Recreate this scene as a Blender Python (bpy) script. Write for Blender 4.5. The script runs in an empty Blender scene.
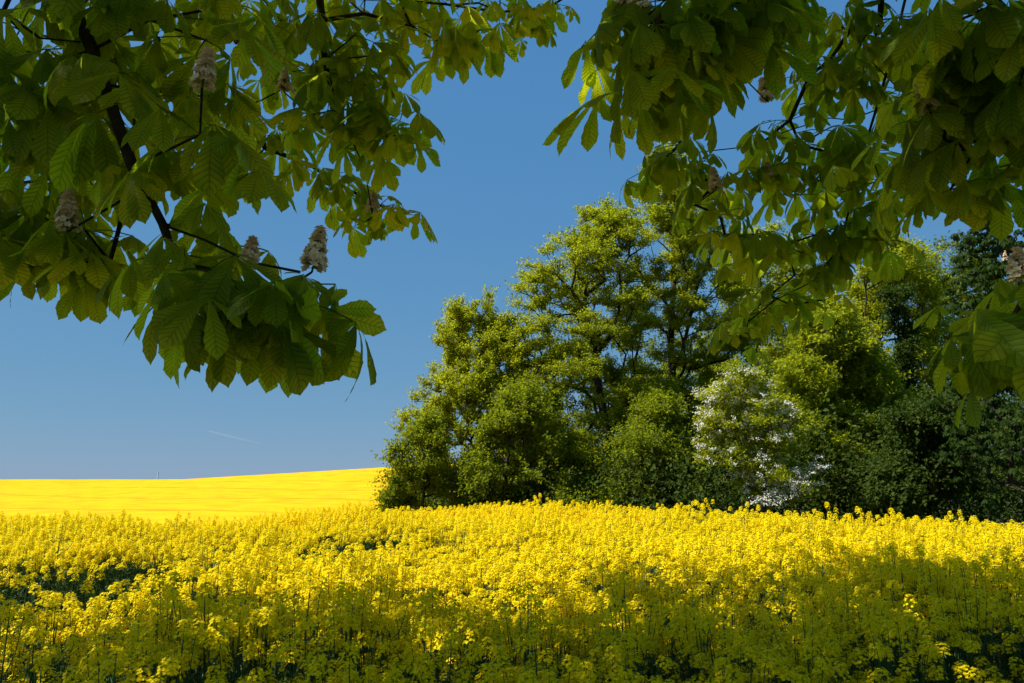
import bpy, math, random
import numpy as np
from mathutils import Vector

# ------------------------------------------------------------------ camera, sky, sun, exposure
S = bpy.context.scene
COL = S.collection
R = math.radians
F_PX = 28.0 / 36.0 * 1024.0
PITCH = math.atan(137.0 / F_PX)
CAM = np.array([0.0, 0.0, 2.05])

cd = bpy.data.cameras.new('camera')
cam = bpy.data.objects.new('camera', cd)
COL.objects.link(cam)
cam.location = CAM
cam.rotation_euler = (R(90) + PITCH, 0, 0)
cd.lens = 28.0
cd.sensor_width = 36.0
cd.clip_start = 0.05
cd.clip_end = 20000
S.camera = cam

EXPO = 0.68
SUN_EL, SUN_AZ = 53.0, -104.0          # azimuth clockwise from +Y (the viewing direction)
W = bpy.data.worlds.new('World')
S.world = W
W.use_nodes = True
wn = W.node_tree.nodes
wl = W.node_tree.links
sky = wn.new('ShaderNodeTexSky')
sky.sky_type = 'NISHITA'
sky.sun_disc = False
sky.sun_elevation = R(SUN_EL)
sky.sun_rotation = R(SUN_AZ)
sky.altitude = 0
sky.air_density = 1.0
sky.dust_density = 0.0
sky.ozone_density = 6.0
bg = wn['Background']
bg.inputs['Strength'].default_value = 0.1
# the deep, evenly blue sky of a polarised spring noon: each channel of the sky follows a soft power curve
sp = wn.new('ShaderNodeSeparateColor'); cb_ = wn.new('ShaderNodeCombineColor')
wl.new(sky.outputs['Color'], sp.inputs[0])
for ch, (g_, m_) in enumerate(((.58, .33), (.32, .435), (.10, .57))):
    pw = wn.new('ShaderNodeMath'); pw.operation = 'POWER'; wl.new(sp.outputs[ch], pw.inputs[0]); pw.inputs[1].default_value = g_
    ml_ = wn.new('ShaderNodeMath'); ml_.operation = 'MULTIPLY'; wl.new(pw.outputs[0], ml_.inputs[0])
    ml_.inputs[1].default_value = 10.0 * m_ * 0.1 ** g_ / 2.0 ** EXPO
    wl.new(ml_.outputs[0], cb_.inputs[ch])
# brighter plain sky added towards and away from the sun to lift the shade
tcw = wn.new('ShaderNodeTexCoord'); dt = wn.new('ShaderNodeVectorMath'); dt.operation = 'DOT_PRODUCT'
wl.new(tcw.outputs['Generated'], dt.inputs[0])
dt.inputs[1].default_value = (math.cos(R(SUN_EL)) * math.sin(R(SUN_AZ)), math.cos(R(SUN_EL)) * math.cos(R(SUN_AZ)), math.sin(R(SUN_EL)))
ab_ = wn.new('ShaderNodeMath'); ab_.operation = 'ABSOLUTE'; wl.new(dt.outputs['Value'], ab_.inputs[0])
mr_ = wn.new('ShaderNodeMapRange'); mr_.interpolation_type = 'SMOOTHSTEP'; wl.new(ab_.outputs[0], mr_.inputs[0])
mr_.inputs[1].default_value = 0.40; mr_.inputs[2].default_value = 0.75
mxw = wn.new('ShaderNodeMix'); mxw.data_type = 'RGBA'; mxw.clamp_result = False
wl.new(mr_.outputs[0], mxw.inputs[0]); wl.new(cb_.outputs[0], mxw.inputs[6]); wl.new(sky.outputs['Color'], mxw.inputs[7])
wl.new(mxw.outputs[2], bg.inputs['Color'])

sd = bpy.data.lights.new('sun', 'SUN')
sd.energy = 4.8
sd.angle = R(0.53)
sd.color = (1.0, 0.94, 0.84)
sun = bpy.data.objects.new('sun', sd)
COL.objects.link(sun)
sv = Vector((math.cos(R(SUN_EL)) * math.sin(R(SUN_AZ)), math.cos(R(SUN_EL)) * math.cos(R(SUN_AZ)), math.sin(R(SUN_EL))))
sun.rotation_euler = sv.to_track_quat('Z', 'Y').to_euler()
sun.location = sv * 60

S.view_settings.view_transform = 'Standard'
S.view_settings.look = 'None'
S.view_settings.exposure = EXPO
S.view_settings.gamma = 1.0
S.view_settings.use_curve_mapping = False
S.render.engine = 'CYCLES'
S.cycles.max_bounces = 9
S.cycles.diffuse_bounces = 7
S.cycles.glossy_bounces = 2
S.cycles.transmission_bounces = 4
S.cycles.transparent_max_bounces = 4
S.cycles.use_denoising = True
S.cycles.denoiser = 'OPENIMAGEDENOISE'
S.cycles.denoising_prefilter = 'ACCURATE'
S.cycles.denoising_input_passes = 'RGB_ALBEDO_NORMAL'
S.render.use_persistent_data = False

# ------------------------------------------------------------------ helpers
rng = np.random.default_rng(7)
fw = np.array([0, math.cos(PITCH), math.sin(PITCH)])
up = np.array([0, -math.sin(PITCH), math.cos(PITCH)])
rt = np.array([1.0, 0, 0])


def at(px, py, k):
    """world point at depth k metres along the ray of a pixel of the 1024x683 frame"""
    return CAM + k * (fw + (px - 512.0) / F_PX * rt + (341.5 - py) / F_PX * up)


def pix(P):
    P = np.atleast_2d(P) - CAM
    k = P @ fw
    ks = np.where(np.abs(k) < 1e-3, 1e-3, k)
    return 512 + F_PX * (P @ rt) / ks, 341.5 - F_PX * (P @ up) / ks, k


def sstep(a, b, x):
    t = np.clip((x - a) / (b - a), 0, 1)
    return t * t * (3 - 2 * t)


def unit(v):
    return v / np.maximum(np.linalg.norm(v, axis=-1, keepdims=True), 1e-9)


def tag(o, label=None, cat=None, group=None, kind=None):
    if label: o['label'] = label
    if cat: o['category'] = cat
    if group: o['group'] = group
    if kind: o['kind'] = kind
    return o


def empty(name, loc, rz=0.0):
    o = bpy.data.objects.new(name, None)
    o.empty_display_size = 0.2
    COL.objects.link(o)
    o.location = loc
    o.rotation_euler = (0, 0, rz)
    return o


def mesh_from(name, V, Q=None, T=None, attrs=None, mats=(), midx=None, smooth=False):
    me = bpy.data.meshes.new(name)
    V = np.asarray(V, dtype=np.float32).reshape(-1, 3)
    Q = np.zeros((0, 4), np.int32) if Q is None else np.asarray(Q, np.int32).reshape(-1, 4)
    T = np.zeros((0, 3), np.int32) if T is None else np.asarray(T, np.int32).reshape(-1, 3)
    nq, nt = len(Q), len(T)
    me.vertices.add(len(V))
    me.vertices.foreach_set('co', V.ravel())
    me.loops.add(nq * 4 + nt * 3)
    me.loops.foreach_set('vertex_index', np.concatenate([Q.ravel(), T.ravel()]))
    me.polygons.add(nq + nt)
    starts = np.concatenate([np.arange(nq) * 4, nq * 4 + np.arange(nt) * 3]).astype(np.int32)
    me.polygons.foreach_set('loop_start', starts)
    me.polygons.foreach_set('loop_total', np.concatenate([np.full(nq, 4), np.full(nt, 3)]).astype(np.int32))
    for m in mats:
        me.materials.append(m)
    if midx is not None:
        me.polygons.foreach_set('material_index', np.asarray(midx, np.int32))
    me.polygons.foreach_set('use_smooth', np.full(nq + nt, bool(smooth)))
    for k, a in (attrs or {}).items():
        at_ = me.attributes.new(k, 'FLOAT', 'POINT')
        at_.data.foreach_set('value', np.asarray(a, np.float32))
    me.update(calc_edges=True)
    return me


def link(name, me, parent=None):
    o = bpy.data.objects.new(name, me)
    COL.objects.link(o)
    if parent is not None:
        o.parent = parent
    return o


class MB:
    """collects vertices, faces and per-vertex attributes for ONE mesh"""
    def __init__(s):
        s.V, s.Q, s.T, s.A, s.n = [], [], [], {}, 0
        s.qm, s.tm = [], []

    def add(s, V, Q=None, T=None, m=0, **attrs):
        V = np.asarray(V, float).reshape(-1, 3)
        if Q is not None and len(Q):
            s.Q.append(np.asarray(Q) + s.n); s.qm.append(np.full(len(Q), m))
        if T is not None and len(T):
            s.T.append(np.asarray(T) + s.n); s.tm.append(np.full(len(T), m))
        for k, a in attrs.items():
            s.A.setdefault(k, []).append((s.n, np.broadcast_to(np.asarray(a, float), (len(V),))))
        s.V.append(V); s.n += len(V)

    def mesh(s, name, mats, smooth=False):
        V = np.concatenate(s.V)
        Q = np.concatenate(s.Q) if s.Q else None
        T = np.concatenate(s.T) if s.T else None
        at_ = {}
        for k, lst in s.A.items():
            a = np.zeros(len(V))
            for o, x in lst: a[o:o + len(x)] = x
            at_[k] = a
        mi = np.concatenate(s.qm + s.tm) if len(mats) > 1 else None
        return mesh_from(name, V, Q, T, at_, mats, mi, smooth)


def tube(mb, P, rad, sides=6, m=0, **attrs):
    P = np.asarray(P, float); n = len(P)
    rad = np.broadcast_to(np.asarray(rad, float), (n,))
    d = unit(np.gradient(P, axis=0))
    ref = np.array([0.31, 0.17, 0.93]) if abs(d[0] @ np.array([0.31, 0.17, 0.93])) < 0.9 else np.array([0.93, 0.31, 0.17])
    a = unit(np.cross(d, ref)); b = np.cross(d, a)
    ang = np.arange(sides) * 2 * math.pi / sides
    V = P[:, None, :] + rad[:, None, None] * (np.cos(ang)[None, :, None] * a[:, None, :] + np.sin(ang)[None, :, None] * b[:, None, :])
    i = np.arange(n - 1)[:, None] * sides; j = np.arange(sides)[None, :]; j2 = (j + 1) % sides
    Q = np.stack([i + j, i + j2, i + sides + j2, i + sides + j], -1).reshape(-1, 4)
    mb.add(V.reshape(-1, 3), Q, m=m, **attrs)


# ------------------------------------------------------------------ materials
def new_mat(name):
    m = bpy.data.materials.new(name)
    m.use_nodes = True
    nt = m.node_tree
    nt.nodes.clear()
    out = nt.nodes.new('ShaderNodeOutputMaterial')
    return m, nt, nt.nodes, nt.links, out


def rgb(c):
    return (c[0], c[1], c[2], 1.0)


def leaf_mat(name, ca, cb, ta, tb, fac=0.4, rough=0.5, spec=0.3, veins=False):
    """leaf surface: reflects ca..cb and lets ta..tb through, chosen per leaf by its 'tint'"""
    m, nt, N, L, out = new_mat(name)
    a = N.new('ShaderNodeAttribute'); a.attribute_name = 'tint'
    mix1 = N.new('ShaderNodeMix'); mix1.data_type = 'RGBA'
    mix1.inputs[6].default_value = rgb(ca); mix1.inputs[7].default_value = rgb(cb)
    mix2 = N.new('ShaderNodeMix'); mix2.data_type = 'RGBA'
    mix2.inputs[6].default_value = rgb(ta); mix2.inputs[7].default_value = rgb(tb)
    L.new(a.outputs['Fac'], mix1.inputs[0]); L.new(a.outputs['Fac'], mix2.inputs[0])
    p = N.new('ShaderNodeBsdfPrincipled')
    p.inputs['Roughness'].default_value = rough
    p.inputs['Specular IOR Level'].default_value = spec
    t = N.new('ShaderNodeBsdfTranslucent')
    ms = N.new('ShaderNodeMixShader'); ms.inputs[0].default_value = fac
    cA, cT = mix1.outputs[2], mix2.outputs[2]
    if veins:
        u = N.new('ShaderNodeAttribute'); u.attribute_name = 'lu'
        v = N.new('ShaderNodeAttribute'); v.attribute_name = 'lv'
        ab = N.new('ShaderNodeMath'); ab.operation = 'ABSOLUTE'; L.new(u.outputs['Fac'], ab.inputs[0])
        k1 = N.new('ShaderNodeMath'); k1.operation = 'MULTIPLY_ADD'
        L.new(ab.outputs[0], k1.inputs[0]); k1.inputs[1].default_value = -0.13; L.new(v.outputs['Fac'], k1.inputs[2])
        k2 = N.new('ShaderNodeMath'); k2.operation = 'MULTIPLY'; L.new(k1.outputs[0], k2.inputs[0]); k2.inputs[1].default_value = 13 * 2 * math.pi
        sn = N.new('ShaderNodeMath'); sn.operation = 'SINE'; L.new(k2.outputs[0], sn.inputs[0])
        rid = N.new('ShaderNodeMapRange'); L.new(sn.outputs[0], rid.inputs[0])
        rid.inputs[1].default_value = 0.55; rid.inputs[2].default_value = 1.0
        mid = N.new('ShaderNodeMapRange'); L.new(ab.outputs[0], mid.inputs[0])
        mid.inputs[1].default_value = 0.0; mid.inputs[2].default_value = 0.09; mid.inputs[3].default_value = 1.0; mid.inputs[4].default_value = 0.0
        vein = N.new('ShaderNodeMath'); vein.operation = 'MAXIMUM'
        L.new(rid.outputs[0], vein.inputs[0]); L.new(mid.outputs[0], vein.inputs[1])
        noi = N.new('ShaderNodeTexNoise'); noi.inputs['Scale'].default_value = 22; noi.inputs['Detail'].default_value = 3
        tc = N.new('ShaderNodeTexCoord'); L.new(tc.outputs['Object'], noi.inputs['Vector'])
        def darken(c, amt):
            x = N.new('ShaderNodeMix'); x.data_type = 'RGBA'; x.blend_type = 'MULTIPLY'
            f = N.new('ShaderNodeMath'); f.operation = 'MULTIPLY'; L.new(vein.outputs[0], f.inputs[0]); f.inputs[1].default_value = amt
            L.new(f.outputs[0], x.inputs[0]); L.new(c, x.inputs[6]); x.inputs[7].default_value = (0.25, 0.3, 0.2, 1)
            y = N.new('ShaderNodeMix'); y.data_type = 'RGBA'; y.blend_type = 'MULTIPLY'
            g = N.new('ShaderNodeMapRange'); L.new(noi.outputs['Fac'], g.inputs[0]); g.inputs[1].default_value = .35; g.inputs[2].default_value = .7
            g.inputs[3].default_value = 0.0; g.inputs[4].default_value = 0.55
            L.new(g.outputs[0], y.inputs[0]); L.new(x.outputs[2], y.inputs[6]); y.inputs[7].default_value = (0.7, 0.72, 0.55, 1)
            return y.outputs[2]
        cA = darken(cA, 0.35); cT = darken(cT, 0.65)
        bp = N.new('ShaderNodeBump'); bp.inputs['Strength'].default_value = 0.25; bp.inputs['Distance'].default_value = 0.004
        sm = N.new('ShaderNodeMath'); sm.operation = 'MULTIPLY_ADD'; L.new(sn.outputs[0], sm.inputs[0]); sm.inputs[1].default_value = -0.5
        L.new(mid.outputs[0], sm.inputs[2])
        L.new(sm.outputs[0], bp.inputs['Height'])
        L.new(bp.outputs[0], p.inputs['Normal']); L.new(bp.outputs[0], t.inputs['Normal'])
    L.new(cA, p.inputs['Base Color'])
    L.new(cT, t.inputs['Color'])
    L.new(p.outputs[0], ms.inputs[1]); L.new(t.outputs[0], ms.inputs[2])
    L.new(ms.outputs[0], out.inputs['Surface'])
    return m


def bark_mat(name, ca, cb, scale=9.0):
    m, nt, N, L, out = new_mat(name)
    tc = N.new('ShaderNodeTexCoord'); mp = N.new('ShaderNodeMapping'); mp.inputs['Scale'].default_value = (1, 1, 0.25)
    L.new(tc.outputs['Object'], mp.inputs['Vector'])
    n = N.new('ShaderNodeTexNoise'); n.inputs['Scale'].default_value = scale; n.inputs['Detail'].default_value = 6
    L.new(mp.outputs[0], n.inputs['Vector'])
    cr = N.new('ShaderNodeValToRGB'); cr.color_ramp.elements[0].color = rgb(ca); cr.color_ramp.elements[1].color = rgb(cb)
    cr.color_ramp.elements[0].position = .35; cr.color_ramp.elements[1].position = .7
    L.new(n.outputs['Fac'], cr.inputs[0])
    p = N.new('ShaderNodeBsdfPrincipled'); p.inputs['Roughness'].default_value = 0.9; p.inputs['Specular IOR Level'].default_value = 0.15
    b = N.new('ShaderNodeBump'); b.inputs['Strength'].default_value = 0.8; b.inputs['Distance'].default_value = 0.02
    L.new(n.outputs['Fac'], b.inputs['Height']); L.new(b.outputs[0], p.inputs['Normal'])
    L.new(cr.outputs[0], p.inputs['Base Color']); L.new(p.outputs[0], out.inputs['Surface'])
    return m


M = {}
M['bark'] = bark_mat('bark', (0.018, 0.013, 0.009), (0.06, 0.045, 0.032))
M['twig'] = bark_mat('twig_bark', (0.022, 0.012, 0.006), (0.055, 0.032, 0.018), 40)
M['chestnut'] = leaf_mat('chestnut_leaf', (0.075, 0.125, 0.005), (0.105, 0.155, 0.007), (0.56, 0.70, 0.012), (0.84, 0.91, 0.030), 0.66, 0.55, 0.12, veins=True)
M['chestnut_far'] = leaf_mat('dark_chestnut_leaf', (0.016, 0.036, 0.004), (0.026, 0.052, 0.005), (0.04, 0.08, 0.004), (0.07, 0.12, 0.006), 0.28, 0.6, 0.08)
M['spring'] = leaf_mat('spring_leaf', (0.125, 0.165, 0.006), (0.20, 0.225, 0.010), (0.50, 0.57, 0.010), (0.68, 0.70, 0.018), 0.48, 0.5, 0.12)
M['alder'] = leaf_mat('alder_leaf', (0.105, 0.145, 0.005), (0.180, 0.212, 0.009), (0.46, 0.53, 0.008), (0.64, 0.67, 0.014), 0.48, 0.5, 0.12)
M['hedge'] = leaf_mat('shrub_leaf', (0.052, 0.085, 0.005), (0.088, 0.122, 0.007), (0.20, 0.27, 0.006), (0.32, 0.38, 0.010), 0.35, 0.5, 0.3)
M['shrub'] = leaf_mat('light_shrub_leaf', (0.080, 0.118, 0.005), (0.135, 0.170, 0.008), (0.36, 0.44, 0.008), (0.52, 0.58, 0.012), 0.44, 0.5, 0.12)
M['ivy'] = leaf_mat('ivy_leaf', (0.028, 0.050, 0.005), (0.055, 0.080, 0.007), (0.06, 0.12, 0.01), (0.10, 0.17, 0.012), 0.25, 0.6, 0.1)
M['blossom'] = leaf_mat('white_petal', (0.60, 0.61, 0.50), (0.78, 0.77, 0.66), (0.6, 0.62, 0.5), (0.7, 0.7, 0.6), 0.25, 0.6, 0.1)
M['candle'] = leaf_mat('chestnut_petal', (0.92, 0.70, 0.42), (0.94, 0.80, 0.54), (0.86, 0.64, 0.36), (0.9, 0.74, 0.46), 0.30, 0.6, 0.1)
M['rape_petal'] = leaf_mat('rapeseed_petal', (0.88, 0.70, 0.003), (0.94, 0.79, 0.004), (0.88, 0.71, 0.002), (0.94, 0.80, 0.003), 0.40, 0.6, 0.1)
M['rape_green'] = leaf_mat('rapeseed_green', (0.045, 0.105, 0.030), (0.080, 0.150, 0.035), (0.08, 0.17, 0.02), (0.12, 0.24, 0.03), 0.28, 0.5, 0.3)
M['grass'] = leaf_mat('grass_blade', (0.05, 0.09, 0.015), (0.16, 0.13, 0.05), (0.08, 0.14, 0.02), (0.16, 0.14, 0.05), 0.3, 0.6, 0.2)


# ------------------------------------------------------------------ terrain
def terrain(x, y):
    x = np.asarray(x, float); y = np.asarray(y, float)
    side = 1 - sstep(-6, 4, x - (y - 20) * 0.0) * 0.55
    y0 = 11 + 7 * sstep(-8, 1, x)
    dip = -2.4 * sstep(y0, y0 + 30, y) * side
    hill = 0.45 + 3.4 * np.clip((x + 88) / 54.0, 0, 1.35) * sstep(0, 1, np.clip((x + 92) / 20, 0, 1))
    rise = sstep(50, 235, y) * (hill + 2.4 * side)
    fall = -sstep(240, 700, y) * (hill + 7.0)
    wob = 0.05 * np.sin(x * 0.9 + 1.3) * np.sin(y * 0.7) * sstep(2, 6, y)
    return dip + rise + fall + wob


def axis(lo, mid0, mid1, hi, fine, coarse):
    a = np.arange(mid0, mid1 + 1e-6, fine)
    l, g = [], fine
    p = mid0
    while p > lo:
        g = min(g * 1.12, coarse); p -= g; l.append(p)
    r_, g = [], fine
    p = mid1
    while p < hi:
        g = min(g * 1.12, coarse); p += g; r_.append(p)
    return np.array(l[::-1] + list(a) + r_)


def sheet(xs, ys, lift, jitter=0.0):
    X, Y = np.meshgrid(xs, ys)
    Z = terrain(X, Y) + lift(X, Y)
    if jitter:
        Z = Z + rng.normal(0, jitter, Z.shape) * sstep(80, 20, Y)
    V = np.stack([X, Y, Z], -1).reshape(-1, 3)
    nx, ny = len(xs), len(ys)
    i = np.arange(ny - 1)[:, None] * nx; j = np.arange(nx - 1)[None, :]
    Q = np.stack([i + j, i + j + 1, i + nx + j + 1, i + nx + j], -1).reshape(-1, 4)
    return V, Q


def ground_mat():
    m, nt, N, L, out = new_mat('soil_and_weeds')
    tc = N.new('ShaderNodeTexCoord')
    n = N.new('ShaderNodeTexNoise'); n.inputs['Scale'].default_value = 0.9; n.inputs['Detail'].default_value = 9; n.inputs['Roughness'].default_value = .65
    L.new(tc.outputs['Object'], n.inputs['Vector'])
    cr = N.new('ShaderNodeValToRGB')
    cr.color_ramp.elements[0].position = .35; cr.color_ramp.elements[0].color = rgb((0.045, 0.032, 0.018))
    cr.color_ramp.elements[1].position = .65; cr.color_ramp.elements[1].color = rgb((0.03, 0.055, 0.012))
    L.new(n.outputs['Fac'], cr.inputs[0])
    p = N.new('ShaderNodeBsdfPrincipled'); p.inputs['Roughness'].default_value = .95; p.inputs['Specular IOR Level'].default_value = .1
    b = N.new('ShaderNodeBump'); b.inputs['Distance'].default_value = .1
    L.new(n.outputs['Fac'], b.inputs['Height']); L.new(b.outputs[0], p.inputs['Normal'])
    L.new(cr.outputs[0], p.inputs['Base Color']); L.new(p.outputs[0], out.inputs['Surface'])
    return m


xs = axis(-6000, -30, 30, 6000, 1.0, 300)
ys = axis(-400, -12, 60, 9000, 1.0, 300)
V, Q = sheet(xs, ys, lambda X, Y: 0 * X)
ground = link('ground', mesh_from('ground', V, Q, mats=[ground_mat()], smooth=True))
tag(ground, kind='structure')


# boundary of the crop along the trees: the crop lies nearer than this line
EDGE = np.array([[-60, 60], [-14, 60], [-6.5, 29], [-3.5, 25.5], [0, 23.5], [3, 19.5], [5, 16.6], [8.2, 13.4], [14, 9.5], [30, 3], [60, -6]])


def edge_y(x):
    return np.interp(x, EDGE[:, 0], EDGE[:, 1])


def tram(x, y):
    """signed distance from the tractor track in the near crop"""
    ax, ay, bx, by = -4.6, 5.4, -1.9, 10.9
    dx, dy = bx - ax, by - ay
    l = math.hypot(dx, dy)
    s = ((x - ax) * dx + (y - ay) * dy) / l
    off = ((x - ax) * (-dy) + (y - ay) * dx) / l
    return off + 0.25 * np.sin(s * 0.9), s


def field_mat():
    """the crop seen from afar: flower heads with the green between them and the tractor tracks"""
    m, nt, N, L, out = new_mat('rapeseed_canopy')
    tc = N.new('ShaderNodeTexCoord')
    n = N.new('ShaderNodeTexNoise'); n.inputs['Scale'].default_value = 7.0; n.inputs['Detail'].default_value = 5; n.inputs['Roughness'].default_value = .7
    L.new(tc.outputs['Object'], n.inputs['Vector'])
    n2 = N.new('ShaderNodeTexNoise'); n2.inputs['Scale'].default_value = .30; n2.inputs['Detail'].default_value = 8
    L.new(tc.outputs['Object'], n2.inputs['Vector'])
    cr = N.new('ShaderNodeValToRGB')
    cr.color_ramp.elements[0].position = .28; cr.color_ramp.elements[0].color = rgb((0.36, 0.25, 0.005))
    cr.color_ramp.elements[1].position = .50; cr.color_ramp.elements[1].color = rgb((0.74, 0.46, 0.003))
    L.new(n.outputs['Fac'], cr.inputs[0])
    # tractor tracks: narrow bands, 18 m apart, following the slope
    mp = N.new('ShaderNodeMapping'); mp.inputs['Rotation'].default_value = (0, 0, R(24)); L.new(tc.outputs['Object'], mp.inputs['Vector'])
    sx = N.new('ShaderNodeSeparateXYZ'); L.new(mp.outputs[0], sx.inputs[0])
    wob = N.new('ShaderNodeTexNoise'); wob.inputs['Scale'].default_value = 0.012; L.new(tc.outputs['Object'], wob.inputs['Vector'])
    ad = N.new('ShaderNodeMath'); ad.operation = 'MULTIPLY_ADD'; L.new(wob.outputs['Fac'], ad.inputs[0]); ad.inputs[1].default_value = 40; L.new(sx.outputs['Y'], ad.inputs[2])
    fr = N.new('ShaderNodeMath'); fr.operation = 'WRAP'; L.new(ad.outputs[0], fr.inputs[0]); fr.inputs[1].default_value = 18; fr.inputs[2].default_value = 0
    lt = N.new('ShaderNodeMath'); lt.operation = 'LESS_THAN'; L.new(fr.outputs[0], lt.inputs[0]); lt.inputs[1].default_value = 1.8
    ml = N.new('ShaderNodeMath'); ml.operation = 'MULTIPLY'; L.new(lt.outputs[0], ml.inputs[0]); ml.inputs[1].default_value = 0.5
    mx = N.new('ShaderNodeMix'); mx.data_type = 'RGBA'; L.new(ml.outputs[0], mx.inputs[0]); L.new(cr.outputs[0], mx.inputs[6]); mx.inputs[7].default_value = rgb((0.40, 0.26, 0.006))
    m2 = N.new('ShaderNodeMix'); m2.data_type = 'RGBA'; m2.blend_type = 'MULTIPLY'
    g = N.new('ShaderNodeMapRange'); L.new(n2.outputs['Fac'], g.inputs[0]); g.inputs[1].default_value = .4; g.inputs[2].default_value = .75; g.inputs[4].default_value = 1.0
    L.new(g.outputs[0], m2.inputs[0]); L.new(mx.outputs[2], m2.inputs[6]); m2.inputs[7].default_value = rgb((.78, .70, .6))
    p = N.new('ShaderNodeBsdfPrincipled'); p.inputs['Roughness'].default_value = .9; p.inputs['Specular IOR Level'].default_value = .05
    L.new(m2.outputs[2], p.inputs['Base Color']); L.new(p.outputs[0], out.inputs['Surface'])
    return m


CROP_H = 1.30
xs = axis(-420, -42, -4, 2, 0.4, 6)
ys = axis(15, 16, 60, 420, 0.4, 4)
V, Q = sheet(xs, ys, lambda X, Y: np.where(Y > 30, CROP_H, CROP_H - 0.28 + 0.28 * sstep(22, 32, Y)), 0.05)
cx = V[Q].mean(1)
keep = (cx[:, 1] < edge_y(cx[:, 0]) - 0.8) | (cx[:, 0] < -13)
far = link('field', mesh_from('field', V, Q[keep], mats=[field_mat()], smooth=True))
tag(far, kind='structure')


# ------------------------------------------------------------------ branching skeleton shared by all trees
def skeleton(roots, targets, rs, seg=0.45, jit=0.06, sag=0.0, wpath=0.35, lift=0.12):
    """roots: polyline(s) of first nodes; every target joins the nearest node. -> nodes, parents, tip index of each target"""
    P, par, dist = [], [], []
    for line in roots:
        first = line.get('parent', -1)
        for k, p in enumerate(line['pts']):
            if k == 0 and first == 'near':
                d = np.linalg.norm(np.array(P) - p, axis=1) + 0.3 * np.array(dist)
                first_i = int(np.argmin(d))
                q = P[first_i]
                n = max(1, int(np.linalg.norm(p - q) / seg))
                prev = first_i
                for s in range(1, n):
                    t = s / n
                    P.append(q + (p - q) * t + np.array([0, 0, lift * 3 * math.sin(math.pi * t)]))
                    par.append(prev); dist.append(dist[prev] + seg); prev = len(P) - 1
                P.append(np.array(p, float)); par.append(prev); dist.append(dist[prev] + seg)
                continue
            pr = -1 if k == 0 else len(P) - 1
            P.append(np.array(p, float)); par.append(pr)
            dist.append(0.0 if pr < 0 else dist[pr] + np.linalg.norm(P[-1] - P[pr]))
    tips = []
    for t in targets:
        A = np.array(P); D = np.array(dist)
        c = np.linalg.norm(A - t, axis=1) + wpath * D + 0.6 * np.maximum(0, A[:, 2] - t[2] + 0.1)
        b = int(np.argmin(c)); q = A[b]
        L_ = np.linalg.norm(t - q); n = max(1, int(round(L_ / seg)))
        prev = b
        for s in range(1, n + 1):
            u = s / n
            p = q + (t - q) * u + np.array([0, 0, L_ * lift * math.sin(math.pi * u)])
            if s < n: p = p + rs.normal(0, jit, 3)
            P.append(p); par.append(prev); dist.append(dist[prev] + L_ / n); prev = len(P) - 1
        tips.append(prev)
    return np.array(P), np.array(par), tips


def wood(mb, P, par, r_tip, r_max, power=0.5, sides=6):
    n = len(P)
    cnt = np.zeros(n)
    has_child = np.zeros(n, bool)
    for i in range(n):
        if par[i] >= 0: has_child[par[i]] = True
    cnt[~has_child] = 1
    for i in range(n - 1, -1, -1):
        if par[i] >= 0: cnt[par[i]] += cnt[i]
    rad = np.minimum(r_tip * cnt ** power, r_max)
    seen = np.zeros(n, bool)
    for leaf in np.argsort(-cnt * 0 + np.arange(n) * 0 - has_child * -1.0, kind='stable'):
        if has_child[leaf]: continue
        ch = [leaf]; i = leaf
        while par[i] >= 0 and not seen[i]:
            seen[i] = True; i = par[i]; ch.append(i)
        seen[i] = True
        if len(ch) < 2: continue
        ch = ch[::-1]
        r = rad[ch].copy(); r[0] = min(r[0], r[1] * 1.25)
        tube(mb, P[ch], r, sides if r.max() > 0.02 else 4)
    return rad


def leaf_quads(mb, C, axis_, nrm, ln, wd, tint, fold=0.12):
    """one folded rhombic leaf per row"""
    a = unit(axis_); n = unit(nrm - a * np.sum(nrm * a, 1, keepdims=True)); b = np.cross(n, a)
    ln = ln[:, None]; wd = wd[:, None]
    v0 = C
    v1 = C + a * ln * .45 + b * wd * .5 + n * wd * fold
    v2 = C + a * ln - n * ln * 0.12
    v3 = C + a * ln * .45 - b * wd * .5 + n * wd * fold
    k = len(C)
    V = np.stack([v0, v1, v2, v3], 1).reshape(-1, 3)
    Q = np.arange(k * 4).reshape(k, 4)
    mb.add(V, Q, tint=np.repeat(tint, 4))


def env_points(n, rs, lobes):
    """points through a crown made of ellipsoid lobes: (centre, radii, weight); denser towards the outside"""
    w = np.array([l[2] for l in lobes], float); w /= w.sum()
    pick = rs.choice(len(lobes), n, p=w)
    d = unit(rs.normal(size=(n, 3)))
    r = rs.uniform(0.12, 1.0, n) ** 0.45
    c = np.array([lobes[i][0] for i in pick]); s = np.array([lobes[i][1] for i in pick])
    return c + d * s * r[:, None]


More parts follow.
